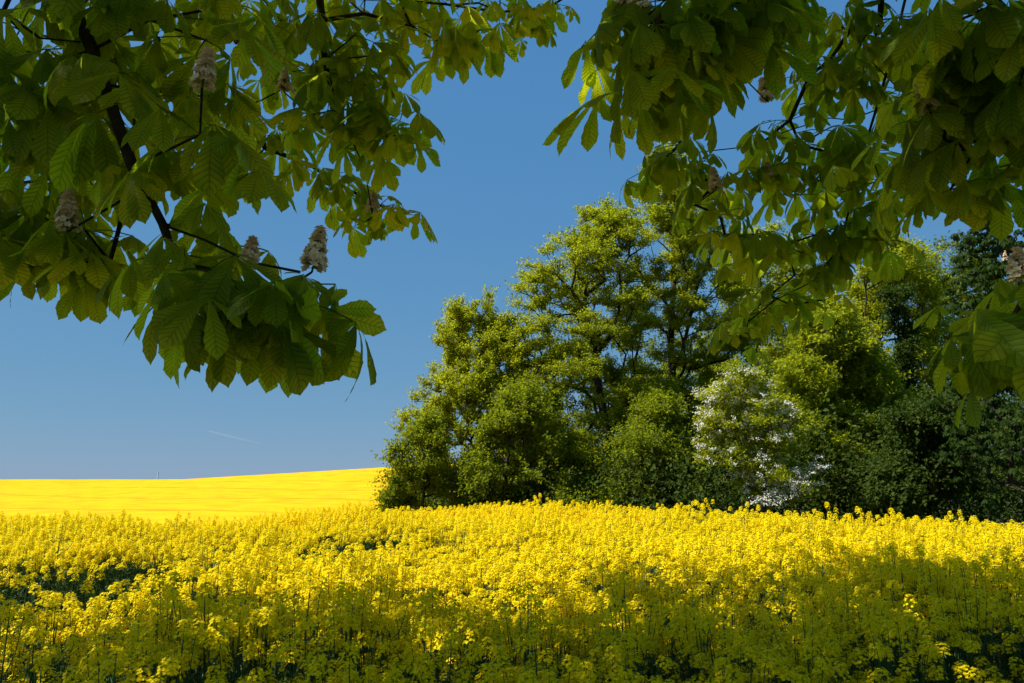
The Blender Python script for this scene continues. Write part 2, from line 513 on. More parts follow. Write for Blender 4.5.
def tree(name, label, cat, base, lobes, leafmat, n_cl, n_tw, n_lf, tw_len, leaf, seed, upright=0.2, flat=0.6, r_tip=0.012, r_max=0.2,
         trunk_top=0.6, lean=(0, 0), blossom=0, group=None, multi=1, bare=0.0, low=0.3):
    rs = np.random.default_rng(seed)
    base = np.array(base, float)
    root = empty(name, base)
    tag(root, label, cat, group)
    T = env_points(n_cl, rs, lobes) - base
    T = T[T[:, 2] > low]
    top = max(T[:, 2])
    T = T[np.argsort(np.linalg.norm(T * np.array([1, 1, 0.7]), axis=1))]
    cxy = np.mean(T[:, :2], 0) * trunk_top
    lines = []
    for k in range(multi):
        sp = np.array([0, 0]) if multi == 1 else np.array([math.cos(k * 2.4 + seed), math.sin(k * 2.4 + seed)]) * 0.25
        hh = np.linspace(0, top * trunk_top * (1 - 0.12 * k), 12)
        pts = [np.array([(cxy[0] + lean[0]) * (h / top) ** 1.2 + sp[0] * (1 + 3 * h / top) + 0.05 * math.sin(h * 1.7 + seed + k),
                         (cxy[1] + lean[1]) * (h / top) ** 1.2 + sp[1] * (1 + 3 * h / top) + 0.05 * math.cos(h * 1.3 + seed), h - 0.25]) for h in hh]
        lines.append({'pts': pts})
    P, par, tips = skeleton(lines, T, rs, seg=max(0.3, top * 0.045), jit=0.05 * top / 10)
    mb = MB()
    wood(mb, P, par, r_tip, r_max)
    link('trunk', mb.mesh('trunk', [M['bark']], True), root)
    # leaves on short twigs round every branch end
    nt_ = len(T) * n_tw
    C = np.repeat(T, n_tw, 0)
    ctr = np.mean(T, 0) * np.array([1, 1, .75])
    outw = unit(C - ctr)
    d = rs.normal(size=(nt_, 3)) * np.array([1, 1, flat])
    d = unit(unit(d) + outw * 0.45 + np.array([0, 0, upright]))
    ln = tw_len * rs.uniform(.45, 1.25, nt_)
    if n_lf > 0:
        t = rs.uniform(.08, 1.0, (nt_, n_lf))
        pos = C[:, None, :] + d[:, None, :] * (ln[:, None] * t)[..., None]
        pos = pos + rs.normal(0, leaf * .55, pos.shape)
        pos = pos + np.array([0, 0, -0.10]) * (t ** 2 * ln[:, None])[..., None] * (1 - upright)
        pos = pos.reshape(-1, 3)
        k = len(pos)
        da = np.repeat(d, n_lf, 0)
        ax = unit(da * .6 + rs.normal(size=(k, 3)) * .7 + np.array([0, 0, -0.15]))
        nr = unit(rs.normal(size=(k, 3)) * .55 + np.array([-0.15, -0.1, 0.9]) + np.repeat(outw, n_lf, 0) * .35)
        sz = leaf * rs.uniform(.6, 1.25, k)
        cl = np.repeat(rs.uniform(0, 1, len(T)), n_tw * n_lf)
        tint = np.clip(.35 * cl + .65 * rs.uniform(0, 1, k), 0, 1)
        ok = pos[:, 2] > 0.08
        mb = MB()
        leaf_quads(mb, pos[ok], ax[ok], nr[ok], sz[ok], sz[ok] * rs.uniform(.6, .85, ok.sum()), tint[ok])
        link('crown', mb.mesh('crown', [leafmat]), root)
    return root, T, d, C, ln, rs


def lobe(px, py, hw, hh, k, w=1.0, depth=None):
    """crown lobe centred on a pixel at depth k, half sizes given in pixels there"""
    s = k / F_PX
    return (at(px, py, k), np.array([hw * s, (depth if depth else hw * .9) * s, hh * s]), w)


def boughs(k, prof, n, hw, hh, seed, depth=1.0, edge=.6):
    """many small lobes filling a silhouette given as rows (py, left px, right px)"""
    rs = np.random.default_rng(seed)
    pr = np.array(prof, float); out = []
    for i in range(n):
        py = pr[0, 0] + (pr[-1, 0] - pr[0, 0]) * (i + rs.uniform()) / n
        l, r = np.interp(py, pr[:, 0], pr[:, 1]), np.interp(py, pr[:, 0], pr[:, 2])
        half = (r - l) / 2
        u = np.sign(rs.normal()) * rs.uniform() ** edge
        w = min(rs.uniform(*hw), half * .8); h = rs.uniform(*hh)
        px = (l + r) / 2 + u * max(half - w, 0)
        dk = rs.uniform(-1, 1) * math.sqrt(max(0.05, 1 - u * u)) * half * k / F_PX * depth
        out.append(lobe(px, py, w, h, k + dk, (w * h) ** .5))
    return out


def base_of(px, k):
    p = at(px, 500, k)
    return np.array([p[0], p[1], float(terrain(p[0], p[1]))])


# ------------------------------------------------------------------ the copse behind the field
tree('ash_tree', 'pale green tree of upright shoots at the left end of the copse', 'tree', base_of(478, 31),
     boughs(31, [(322, 440, 505), (350, 422, 535), (400, 404, 555), (450, 396, 560), (508, 388, 560)], 120, (12, 22), (18, 34), 1, edge=.95),
     M['spring'], 620, 12, 19, .5, .098, 11, upright=1.0, flat=.8, r_max=.13, multi=3)
tree('elder_shrub', 'low loose shrub at the left end of the copse, overhanging the far yellow hill', 'shrub', base_of(408, 28),
     boughs(28, [(425, 420, 445), (450, 388, 448), (475, 376, 445), (508, 378, 440)], 24, (10, 20), (8, 16), 10),
     M['shrub'], 110, 12, 16, .6, .10, 12, upright=.5, flat=.9, r_max=.06, multi=3)
tree('alder_tree', 'spreading alder tree with layered boughs and leaning dark stem left of the tallest tree', 'tree', base_of(622, 31),
     boughs(31, [(215, 580, 640), (245, 545, 655), (270, 512, 665), (300, 495, 665), (340, 495, 670), (400, 498, 690), (505, 490, 700)], 92, (24, 48), (8, 14), 2),
     M['alder'], 560, 12, 22, .58, .095, 13, upright=.08, flat=.30, r_tip=.016, r_max=.2, lean=(-1.0, 0), trunk_top=.75)
tree('alder_tree', 'tallest alder tree of the copse with an airy crown and dark stem', 'tree', base_of(668, 34),
     boughs(34, [(160, 648, 692), (200, 625, 722), (250, 600, 748), (300, 615, 765), (400, 610, 780), (500, 610, 780)], 84, (24, 48), (8, 14), 3),
     M['alder'], 600, 12, 22, .58, .098, 14, upright=.12, flat=.32, r_tip=.016, r_max=.24, trunk_top=.85)
tree('lime_tree', 'bright green broad tree rising behind the white blossoming hawthorn', 'tree', base_of(765, 38),
     boughs(38, [(238, 730, 800), (280, 705, 830), (400, 690, 860), (480, 690, 860)], 40, (22, 40), (12, 22), 4),
     M['spring'], 330, 13, 16, .8, .14, 15, upright=.3, flat=.6, r_max=.22)
tree('maple_tree', 'tall yellow green tree beside the ivy covered stem', 'tree', base_of(878, 36),
     boughs(36, [(248, 860, 920), (275, 832, 952), (350, 820, 960), (470, 815, 960)], 40, (18, 34), (14, 26), 5),
     M['spring'], 330, 13, 16, .8, .14, 16, upright=.35, flat=.6, r_max=.2)
tree('hazel_shrub', 'big rounded green shrub right of the hawthorn blossom', 'shrub', base_of(835, 27),
     boughs(27, [(318, 800, 845), (345, 778, 880), (400, 770, 905), (505, 775, 915)], 40, (18, 34), (12, 22), 6),
     M['alder'], 330, 13, 16, .6, .12, 17, upright=.25, flat=.55, r_max=.12, multi=3)
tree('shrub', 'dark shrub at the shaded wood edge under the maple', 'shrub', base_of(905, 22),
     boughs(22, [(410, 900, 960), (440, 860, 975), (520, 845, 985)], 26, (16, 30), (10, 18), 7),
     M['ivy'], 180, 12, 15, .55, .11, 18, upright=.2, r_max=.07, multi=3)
tree('shrub', 'green undergrowth shrub beneath the tallest alder', 'shrub', base_of(655, 26.5),
     boughs(26.5, [(410, 635, 680), (450, 605, 720), (510, 590, 730)], 24, (16, 30), (9, 16), 8),
     M['shrub'], 150, 11, 18, .75, .10, 19, upright=.55, flat=.9, r_max=.06, multi=3)
tree('shrub', 'dense green shrub at the foot of the pale green tree', 'shrub', base_of(520, 27.5),
     boughs(27.5, [(395, 505, 535), (445, 460, 590), (510, 430, 620)], 30, (16, 30), (10, 20), 9),
     M['shrub'], 190, 11, 18, .75, .10, 20, upright=.6, flat=.9, r_max=.06, multi=3)
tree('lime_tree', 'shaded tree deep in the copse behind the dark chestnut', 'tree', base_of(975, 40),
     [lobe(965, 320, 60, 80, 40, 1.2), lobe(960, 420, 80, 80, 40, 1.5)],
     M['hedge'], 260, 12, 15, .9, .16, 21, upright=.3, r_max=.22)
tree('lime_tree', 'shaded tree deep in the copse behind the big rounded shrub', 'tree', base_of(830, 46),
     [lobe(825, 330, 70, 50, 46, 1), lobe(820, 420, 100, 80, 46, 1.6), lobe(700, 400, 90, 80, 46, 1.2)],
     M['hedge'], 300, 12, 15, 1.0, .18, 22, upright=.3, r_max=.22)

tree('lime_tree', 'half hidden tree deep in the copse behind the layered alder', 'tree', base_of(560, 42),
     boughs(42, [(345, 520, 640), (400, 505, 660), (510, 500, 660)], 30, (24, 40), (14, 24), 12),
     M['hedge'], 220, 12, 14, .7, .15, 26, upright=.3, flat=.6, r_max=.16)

# the undergrowth that fills the wood between the stems: one mass
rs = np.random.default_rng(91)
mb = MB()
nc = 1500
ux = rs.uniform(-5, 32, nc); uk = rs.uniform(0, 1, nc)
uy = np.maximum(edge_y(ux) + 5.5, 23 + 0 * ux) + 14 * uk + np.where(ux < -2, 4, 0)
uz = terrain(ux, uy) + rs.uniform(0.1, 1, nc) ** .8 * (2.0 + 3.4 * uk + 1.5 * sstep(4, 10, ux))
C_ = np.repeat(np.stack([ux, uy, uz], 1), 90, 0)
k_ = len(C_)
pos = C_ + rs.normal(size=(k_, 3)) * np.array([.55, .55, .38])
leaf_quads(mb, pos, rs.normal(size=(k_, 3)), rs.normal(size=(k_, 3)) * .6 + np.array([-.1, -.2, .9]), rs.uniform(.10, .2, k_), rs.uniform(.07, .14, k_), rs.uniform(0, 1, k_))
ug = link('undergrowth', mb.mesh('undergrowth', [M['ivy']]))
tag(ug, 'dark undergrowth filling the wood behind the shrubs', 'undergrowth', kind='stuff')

# ivy covered stem
tree('ivy_clad_tree', 'slim tree stem wrapped in hanging ivy between maple and dark chestnut', 'tree', base_of(905, 29),
     [lobe(902, 330, 12, 44, 29, 1), lobe(906, 410, 13, 70, 29, 1.2), lobe(896, 300, 20, 18, 29, .4)],
     M['ivy'], 90, 11, 15, .35, .10, 23, upright=-.5, flat=1.0, r_max=.12, trunk_top=.95)

# hawthorn in blossom
hr, T, d, C, ln, rs = tree('hawthorn_tree', 'hawthorn in white blossom at the crop edge', 'tree', base_of(748, 21.5),
     [lobe(750, 420, 46, 48, 21.5, 1.4), lobe(735, 395, 30, 34, 21.5, .6), lobe(765, 460, 44, 42, 21.5, 1.0), lobe(720, 440, 26, 40, 21.5, .5), lobe(790, 482, 32, 18, 21.0, .5)],
     M['spring'], 150, 12, 12, .38, .085, 24, upright=.25, flat=.6, r_tip=.008, r_max=.1, multi=2)
tips_ = T[np.random.default_rng(5).uniform(size=len(T)) < .68]
rs = np.random.default_rng(31)
mb = MB()
sun_side = unit(np.array([[-0.55, -0.45, 0.75]]))
K = 26
for p in tips_:
    for s in range(rs.integers(3, 7)):
        o = p + unit(rs.normal(size=(1, 3)) * np.array([1, 1, .6]) + sun_side * .9)[0] * rs.uniform(.15, .48)
        dirn = unit(rs.normal(size=3) * np.array([1, 1, .3]))
        tt = rs.uniform(-1, 1, (K, 1)) * rs.uniform(.08, .2)
        q = o + dirn * tt + rs.normal(0, .026, (K, 3))
        leaf_quads(mb, q, rs.normal(size=(K, 3)), rs.normal(size=(K, 3)) * .5 + np.array([-.2, -.4, .8]), rs.uniform(.028, .05, K), rs.uniform(.03, .05, K), rs.uniform(0, 1, K))
# the low branch laden with flowers on the right
for s in range(40):
    u = rs.uniform(0, 1)
    o = at(752 + 76 * u, 505 - 36 * u + rs.normal(0, 10), 20.6 + rs.uniform(-.4, .4)) - np.array(hr.location)
    tt = rs.uniform(-1, 1, (K, 1)) * .16
    q = o + unit(np.array([1, rs.normal() * .5, .15])) * tt + rs.normal(0, .025, (K, 3))
    leaf_quads(mb, q, rs.normal(size=(K, 3)), rs.normal(size=(K, 3)) * .5 + np.array([-.2, -.4, .8]), rs.uniform(.028, .05, K), rs.uniform(.03, .05, K), rs.uniform(0, 1, K))
link('blossom', mb.mesh('blossom', [M['blossom']]), hr)


# ------------------------------------------------------------------ horse chestnut leaves and flowers
def leaflet(L_, lod, droop, fold, rs, pitch):
    """one leaflet along +Y from the origin, upper side +Z, hanging by 'droop' radians"""
    tt = np.array([0, .08, .18, .3, .42, .53, .62, .7, .77, .83, .88, .92, .96, 1.0]) if lod == 0 else np.array([0, .3, .68, 1.0])
    wt = np.interp(tt, [0, .1, .25, .4, .55, .68, .76, .83, .88, .92, .96, 1], [.03, .10, .30, .55, .80, .98, 1, .9, .7, .44, .18, .0]) * L_ * .180
    uu = np.array([-1, -.5, 0, .5, 1]) if lod == 0 else np.array([-1, 0, 1])
    ang = pitch + droop * tt ** 1.2
    ds = np.diff(tt, prepend=0) * L_
    y = np.cumsum(np.cos(ang) * ds); z = -np.cumsum(np.sin(ang) * ds)
    if lod == 0:
        ser = 1 + np.where(np.arange(len(tt)) % 2 == 0, -.05, .05) * (tt > .15)
    else:
        ser = np.ones(len(tt))
    tw = rs.normal(0, .12)
    X = uu[None, :] * (wt * ser)[:, None]
    zl = fold * np.abs(uu)[None, :] ** 1.3 * wt[:, None] + tw * X * tt[:, None] + rs.normal(0, .012, (len(tt), 1)) * L_ * .3
    nrm = np.stack([np.sin(ang), np.cos(ang)], 1)
    Yv = y[:, None] + zl * nrm[:, :1]
    Zv = z[:, None] + zl * nrm[:, 1:]
    Vv = np.stack([X, Yv, Zv], -1)
    nu, nt_ = len(uu), len(tt)
    i = np.arange(nt_ - 1)[:, None] * nu; j = np.arange(nu - 1)[None, :]
    Q_ = np.stack([i + j, i + j + 1, i + nu + j + 1, i + nu + j], -1).reshape(-1, 4)
    return Vv.reshape(-1, 3), Q_, np.tile(uu, nt_), np.repeat(tt, nu)


def chestnut_leaf(lod, rs, hang):
    """palmate leaf: 5 or 7 leaflets from one point, middle leaflet along +Y, length about 1"""
    if rs.uniform() < .6:
        angs, lens = [0, 34, -34, 70, -70, 112, -112], [1, .93, .93, .74, .74, .48, .48]
    else:
        angs, lens = [0, 40, -40, 84, -84], [1, .9, .9, .6, .6]
    Vs, Qs, us, vs, n = [], [], [], [], 0
    for a, l in zip(angs, lens):
        a = R(a + rs.normal(0, 5)); l = l * rs.uniform(.9, 1.08)
        v, q, u_, v_ = leaflet(l, lod, rs.uniform(.35, .8) * hang, rs.uniform(-.25, .35), rs, rs.uniform(.25, .6) * hang)
        c, s = math.cos(a), math.sin(a)
        v = np.stack([v[:, 0] * c + v[:, 1] * s, -v[:, 0] * s + v[:, 1] * c, v[:, 2]], 1)
        Vs.append(v); Qs.append(q + n); us.append(u_); vs.append(v_); n += len(v)
    return np.concatenate(Vs), np.concatenate(Qs), np.concatenate(us), np.concatenate(vs)


rsl = np.random.default_rng(3)
LEAF0 = [chestnut_leaf(0, rsl, h) for h in (.7, .9, 1.0, 1.15, 1.3, .8, 1.05, 1.25)]
LEAF1 = [chestnut_leaf(1, rsl, h) for h in (.8, 1.0, 1.2, .9)]


def frame(yaxis, zhint):
    y = yaxis / np.linalg.norm(yaxis)
    z = zhint - y * (zhint @ y); z /= np.linalg.norm(z)
    return np.stack([np.cross(y, z), y, z], 1)


def whorl(mb, tw, c, n, size, lod, rs, out=None, spread=1.0):
    """leaves round a twig end c: stalk first, then the palmate blade hanging from its tip"""
    a0 = rs.uniform(0, 6.283)
    for k in range(n):
        a = a0 + k * 6.283 / n + rs.normal(0, .3)
        h = np.array([math.cos(a), math.sin(a), 0])
        if out is not None: h = h + out * .5
        el = rs.uniform(-.25, .45)
        pd = unit(h + np.array([0, 0, el]))
        pl = size * rs.uniform(.35, .85) * spread
        e = c + pd * pl + np.array([0, 0, -pl * .12])
        ax = unit(h + np.array([0, 0, -rs.uniform(.15, .9)]))
        B = frame(ax, np.array([0, 0, 1.0]) + rs.normal(0, .22, 3))
        v, q, u_, v_ = (LEAF0 if lod == 0 else LEAF1)[rs.integers(8 if lod == 0 else 4)]
        s = size * rs.uniform(.65, 1.2)
        mb.add(v @ B.T * s + e, q, tint=rs.uniform(0, 1), lu=u_, lv=v_)
        if tw is not None:
            m_ = (c + e) / 2 + np.array([0, 0, pl * .06])
            tube(tw, [c, m_, e], [.0030, .0024, .0022], 4, m=0, tint=.8)


def flower_spike(base, height, axis_, seed):
    rs = np.random.default_rng(seed)
    mb = MB()
    ax = unit(np.asarray(axis_, float))
    P = [base + ax * height * t for t in np.linspace(0, 1, 6)]
    tube(mb, P, np.linspace(.0035, .0012, 6), 5, m=1, tint=.5)
    n = 130
    t = rs.uniform(.08, 1, n); a = rs.uniform(0, 6.283, n)
    B = frame(ax, np.array([.3, .5, .2]))
    rad = height * (.25 * (1 - t) ** .7 + .02) * rs.uniform(.55, 1.1, n)
    c = base + ax * (height * t)[:, None] + (B[:, 0][None] * np.cos(a)[:, None] + B[:, 2][None] * np.sin(a)[:, None]) * rad[:, None]
    o = unit(c - (base + ax * (height * (t - .1))[:, None]))
    for k in range(n):
        tube(mb, [base + ax * height * t[k] * .97, c[k]], [.0009, .0008], 3, m=1, tint=.5)
    for pt in range(5):
        g = frame_dirs(o, pt * 1.257 + a)
        leaf_quads_m(mb, c, unit(g + o * .7), o, rs.uniform(.013, .019, n), rs.uniform(.013, .017, n), rs.uniform(0, 1, n))
    return mb


def frame_dirs(o, ang):
    r = np.cross(o, np.array([.2, .3, .93])); r = unit(r); s = np.cross(o, r)
    return r * np.cos(ang)[:, None] + s * np.sin(ang)[:, None]


leaf_quads_m = leaf_quads

# --- the near tree: trunk behind the viewer, boughs reaching over and hanging into view
TB = np.array([2.2, -4.2, 0.0])
chest = empty('horse_chestnut_tree', TB)
tag(chest, 'horse chestnut with big hanging palmate leaves and flower candles over the field edge', 'tree')
rs = np.random.default_rng(77)

# boughs seen in the photo, as pixel, pixel, depth
B = {
    'left_hang': [(60, -60, 2.9), (74, 9, 2.75), (92, 50, 2.65), (104, 85, 2.6), (132, 166, 2.5), (146, 192, 2.45), (163, 225, 2.42), (176, 262, 2.4)],
    'left_hang_tip': [(163, 225, 2.42), (205, 240, 2.4), (250, 262, 2.4), (300, 272, 2.38)],
    'left_low': [(-60, 190, 3.2), (0, 186, 3.1), (40, 180, 3.0), (85, 172, 3.0)],
    'left_dark': [(-70, -10, 2.7), (0, 10, 2.65), (40, 38, 2.6), (80, 42, 2.6)],
    'mid_long': [(90, -70, 4.6), (140, 20, 4.6), (200, 85, 4.6), (228, 112, 4.6), (265, 148, 4.65), (310, 165, 4.7), (345, 188, 4.7), (385, 208, 4.7)],
    'mid_twig': [(228, 112, 4.6), (262, 100, 4.5), (290, 85, 4.5)],
    'mid_down': [(330, -70, 4.0), (320, 0, 4.0), (325, 60, 4.0), (335, 110, 4.0), (352, 140, 4.0)],
    'mid_right': [(330, -60, 5.2), (395, -5, 5.2), (450, 5, 5.3), (500, 12, 5.4), (548, 8, 5.6)],
    'mid_right_low': [(395, -5, 5.2), (425, 30, 4.9), (450, 45, 4.8)],
    'right_main': [(925, -80, 4.4), (905, 0, 4.4), (893, 50, 4.4), (876, 110, 4.4), (862, 155, 4.4), (852, 200, 4.45), (838, 250, 4.5), (812, 282, 4.5), (775, 300, 4.5), (748, 322, 4.5)],
    'right_fork': [(876, 110, 4.4), (850, 120, 4.4), (830, 118, 4.4), (790, 130, 4.5), (745, 147, 4.6), (700, 152, 4.7)],
    'right_fork_low': [(838, 250, 4.5), (800, 252, 4.6), (755, 235, 4.6), (725, 238, 4.6)],
    'right_top': [(900, -60, 4.2), (880, 10, 4.2), (852, 60, 4.2), (820, 78, 4.2)],
    'right_hang': [(760, -90, 2.9), (700, -30, 2.75), (660, 20, 2.65), (640, 68, 2.6)],
    'right_hang_two': [(700, -30, 2.75), (740, 5, 2.8), (765, 25, 2.8)],
    'far_right': [(1100, 120, 3.0), (1024, 144, 3.0), (975, 150, 3.0), (945, 140, 3.0)],
    'far_right_low': [(1120, 190, 2.6), (1060, 250, 2.5), (1020, 305, 2.42), (1000, 340, 2.4)],
    'far_right_top': [(1080, -40, 2.8), (1010, 10, 2.8), (970, 60, 2.9), (935, 75, 2.9)],
}
# leaf whorls: pixel, pixel, depth, number of leaves, middle leaflet length (m)
WH = [
    # left foreground, hanging close
    (95, 70, 2.6, 6, .23), (135, 100, 2.5, 6, .24), (60, 60, 2.7, 6, .23), (150, 20, 2.7, 6, .24), (95, -5, 2.7, 6, .24), (30, 90, 2.7, 6, .24), (205, 40, 2.7, 5, .22),
    (20, 30, 2.7, 6, .24), (200, 135, 2.45, 6, .23), (145, 175, 2.5, 5, .17), (60, 130, 2.75, 6, .23), (235, 5, 3.0, 6, .22), (180, -15, 2.9, 6, .22),
    (190, 95, 2.8, 5, .2), (5, 150, 2.8, 6, .23), (185, 255, 2.42, 5, .20), (210, 270, 2.35, 5, .22), (255, 295, 2.35, 5, .21), (240, 320, 2.3, 4, .24), (285, 290, 2.35, 5, .20), (262, 335, 2.4, 3, .21), (110, 262, 2.9, 4, .2), (18, 262, 2.95, 5, .22),
    (303, 302, 2.3, 4, .24), (205, 300, 2.5, 5, .2), (280, 310, 2.45, 4, .2), (195, 225, 2.5, 4, .19),
    (20, 200, 3.0, 6, .23), (55, 225, 3.0, 6, .22), (85, 230, 2.9, 5, .22), (95, 190, 3.1, 5, .18), (10, 235, 3.0, 6, .22), (50, 180, 3.2, 5, .2), (70, 250, 2.85, 4, .2),
    # middle, further out
    (235, 130, 4.6, 6, .2), (265, 120, 4.5, 6, .2), (285, 145, 4.6, 6, .2), (250, 165, 4.7, 6, .19), (300, 165, 4.6, 5, .19), (225, 170, 4.6, 6, .2), (335, 175, 4.7, 5, .19), (205, 175, 4.4, 5, .2),
    (350, 195, 4.7, 6, .18), (380, 205, 4.7, 6, .19), (400, 215, 4.6, 5, .19), (365, 222, 4.7, 5, .17), (330, 95, 4.0, 6, .2), (350, 110, 4.0, 6, .21), (385, 120, 4.0, 6, .22), (400, 135, 3.9, 5, .21), (360, 140, 4.0, 5, .2), (310, 115, 4.1, 6, .2),
    (325, 20, 4.1, 6, .2), (300, 40, 4.2, 6, .2), (355, 35, 4.0, 6, .22), (385, 55, 4.0, 6, .22), (370, 75, 4.0, 5, .2), (340, 65, 4.1, 6, .2), (305, 70, 4.2, 5, .2), (280, 20, 4.3, 6, .21), (270, 75, 4.5, 5, .2),
    (410, 25, 4.4, 6, .23), (435, 40, 4.5, 6, .24), (460, 45, 4.5, 6, .24), (480, 30, 4.7, 6, .24), (400, 0, 4.6, 6, .22), (450, 5, 4.8, 6, .22), (500, 12, 5.2, 6, .22), (525, 10, 5.4, 6, .2), (548, 5, 5.6, 6, .19), (365, 0, 4.4, 6, .22), (500, -15, 5.2, 5, .2), (330, -15, 4.3, 6, .22), (430, -20, 4.7, 6, .22), (535, 28, 5.6, 5, .17), (255, -10, 4.2, 6, .22),
    # right, near hanging leaves
    (660, 58, 2.75, 5, .2), (654, 88, 2.6, 6, .23), (662, 40, 2.7, 6, .21), (638, 25, 2.8, 6, .2), (690, 30, 2.75, 6, .21), (700, 60, 2.8, 5, .19), (735, 30, 2.8, 6, .21), (745, 5, 2.8, 6, .21), (665, 0, 2.8, 6, .21), (720, -10, 2.8, 6, .21), (780, -5, 2.9, 6, .2), (660, 85, 2.9, 4, .16), (775, 15, 2.9, 5, .18), (632, 10, 2.9, 5, .18),
    (680, 145, 4.4, 6, .2), (650, 170, 4.4, 5, .2), (665, 155, 4.3, 6, .2), (700, 165, 4.5, 6, .19), (710, 190, 4.5, 6, .19), (735, 180, 4.6, 5, .18), (695, 205, 4.5, 5, .18), (720, 215, 4.5, 5, .18),
    # right, main bough
    (880, 20, 4.2, 6, .21), (850, 30, 4.2, 6, .21), (830, 60, 4.2, 6, .21), (810, 75, 4.2, 6, .2), (845, 80, 4.2, 6, .21), (870, 60, 4.3, 6, .21), (900, 40, 4.3, 6, .21), (920, 15, 4.2, 6, .21), (945, 35, 4.1, 6, .21), (860, 5, 4.2, 6, .2), (900, 90, 4.3, 6, .2), (820, 20, 4.4, 5, .19), (930, 60, 4.0, 6, .22),
    (790, 120, 4.4, 6, .2), (765, 140, 4.5, 6, .2), (800, 145, 4.4, 6, .21), (825, 130, 4.4, 6, .21), (840, 155, 4.4, 6, .21), (780, 165, 4.5, 5, .2), (760, 170, 4.6, 6, .19), (870, 150, 4.3, 6, .21), (890, 130, 4.2, 6, .21), (880, 180, 4.3, 6, .21), (850, 190, 4.4, 6, .2), (820, 180, 4.5, 6, .2), (800, 195, 4.5, 5, .2),
    (725, 235, 4.6, 6, .2), (755, 235, 4.6, 6, .2), (785, 245, 4.6, 6, .2), (815, 235, 4.5, 6, .2), (845, 225, 4.4, 6, .2), (870, 215, 4.3, 6, .21), (830, 265, 4.5, 6, .2), (860, 240, 4.4, 5, .2), (795, 275, 4.5, 5, .2), (770, 295, 4.5, 6, .2), (750, 315, 4.5, 6, .2), (745, 335, 4.5, 4, .18), (790, 305, 4.5, 4, .18), (740, 265, 4.6, 5, .18), (885, 240, 4.3, 4, .18), (825, 300, 4.6, 4, .18),
    # right edge, near
    (945, 115, 3.0, 7, .26), (930, 95, 3.1, 6, .22), (975, 140, 3.0, 6, .23), (1005, 130, 3.0, 6, .24), (990, 60, 2.9, 6, .23), (960, 70, 3.0, 6, .22), (1015, 20, 2.7, 6, .24), (985, 10, 2.7, 6, .24), (960, 20, 2.8, 6, .22), (1020, 85, 2.8, 6, .24), (920, 150, 3.3, 5, .2), (950, 190, 3.2, 5, .2), (1000, 180, 3.0, 5, .22), (1025, 165, 2.9, 6, .22), (915, 190, 3.6, 5, .2), (1030, 50, 2.7, 6, .24),
    (1022, 328, 2.4, 5, .24), (1008, 338, 2.4, 4, .24), (1025, 320, 2.4, 5, .2), (1050, 300, 2.45, 6, .22), (985, 330, 2.6, 3, .16), (1030, 345, 2.5, 5, .2),
]
trunk_line = [TB + np.array([.05 * math.sin(z), .04 * math.cos(z * 1.3), z]) for z in np.linspace(-.25, 5.0, 12)]
limbs = []
for a, l, z0 in ((.4, 5.0, 3.6), (1.5, 5.5, 4.4), (2.5, 6.5, 4.0), (3.4, 5, 4.8), (5.2, 5, 4.2), (1.0, 6, 4.9), (2.0, 6.5, 4.9)):
    s = TB + np.array([0, 0, z0])
    limbs.append([s + np.array([math.cos(a) * l * t, math.sin(a) * l * t, 4.6 * t ** .75]) for t in np.linspace(.1, 1, 9)])
roots = [{'pts': trunk_line}] + [{'pts': l, 'parent': 'near'} for l in limbs]
for k, line in B.items():
    roots.append({'pts': [at(*q) for q in line], 'parent': 'near'})
SP = [(202, 88, 2.35, .11, (.1, 0, 1)), (67, 232, 2.65, .13, (-.05, 0, 1)), (248, 270, 2.4, .09, (.1, 0, 1)), (312, 272, 2.36, .125, (.15, 0, 1)), (372, 213, 4.35, .12, (.1, 0, 1)),
      (62, 150, 3.1, .10, (-.4, 0, 1)), (236, 44, 3.4, .10, (.3, 0, 1)), (284, 92, 4.0, .11, (0, 0, 1)), (768, 102, 4.1, .12, (-.2, 0, 1)), (716, 190, 4.2, .11, (-.1, 0, 1)), (930, 112, 2.9, .11, (-.25, 0, 1)),
      (650, 14, 2.8, .12, (-.9, 0, .5)), (1019, 288, 2.6, .12, (.05, 0, 1)), (972, 12, 2.7, .12, (-.2, 0, 1)), (1000, 112, 3.1, .12, (-.5, 0, .8)), (775, 178, 4.5, .09, (-.4, 0, .8))]
# leaves on the parts of the boughs just beyond the frame
rm = np.random.default_rng(12)
for q in range(46):
    if q < 30: WH.append((rm.uniform(-120, 1150), rm.uniform(-300, -130), rm.uniform(2.9, 5.2), 5, .21))
    else: WH.append((rm.uniform(1130, 1420), rm.uniform(-60, 300), rm.uniform(2.8, 4.4), 5, .21))
vis = [at(q[0], q[1], q[2]) for q in WH] + [at(q[0], q[1], q[2]) for q in SP]

# the rest of the crown, overhead and out of the picture
cr = np.array([-2.2, 0.4, 8.2]); rad_ = np.array([10.5, 8.6, 4.4])
sdir = np.array([sv.x, sv.y, sv.z])


def out_of_view(p):
    x_, y_, k_ = pix(p)
    m_ = 70 + 760 / max(k_[0], .5)
    if k_[0] > 0 and -m_ < x_[0] < 1024 + m_ and y_[0] > -m_: return False
    return np.linalg.norm(p - CAM) > 2.2 and p[2] > 3.3


over = []
while len(over) < 300:
    p = cr + unit(rs.normal(size=3)) * rad_ * rs.uniform(.25, 1) ** .5
    if p[1] > 4.4 + .62 * (p[0] + 4.5) + rs.normal(0, .35) or not out_of_view(p): continue
    over.append(p)
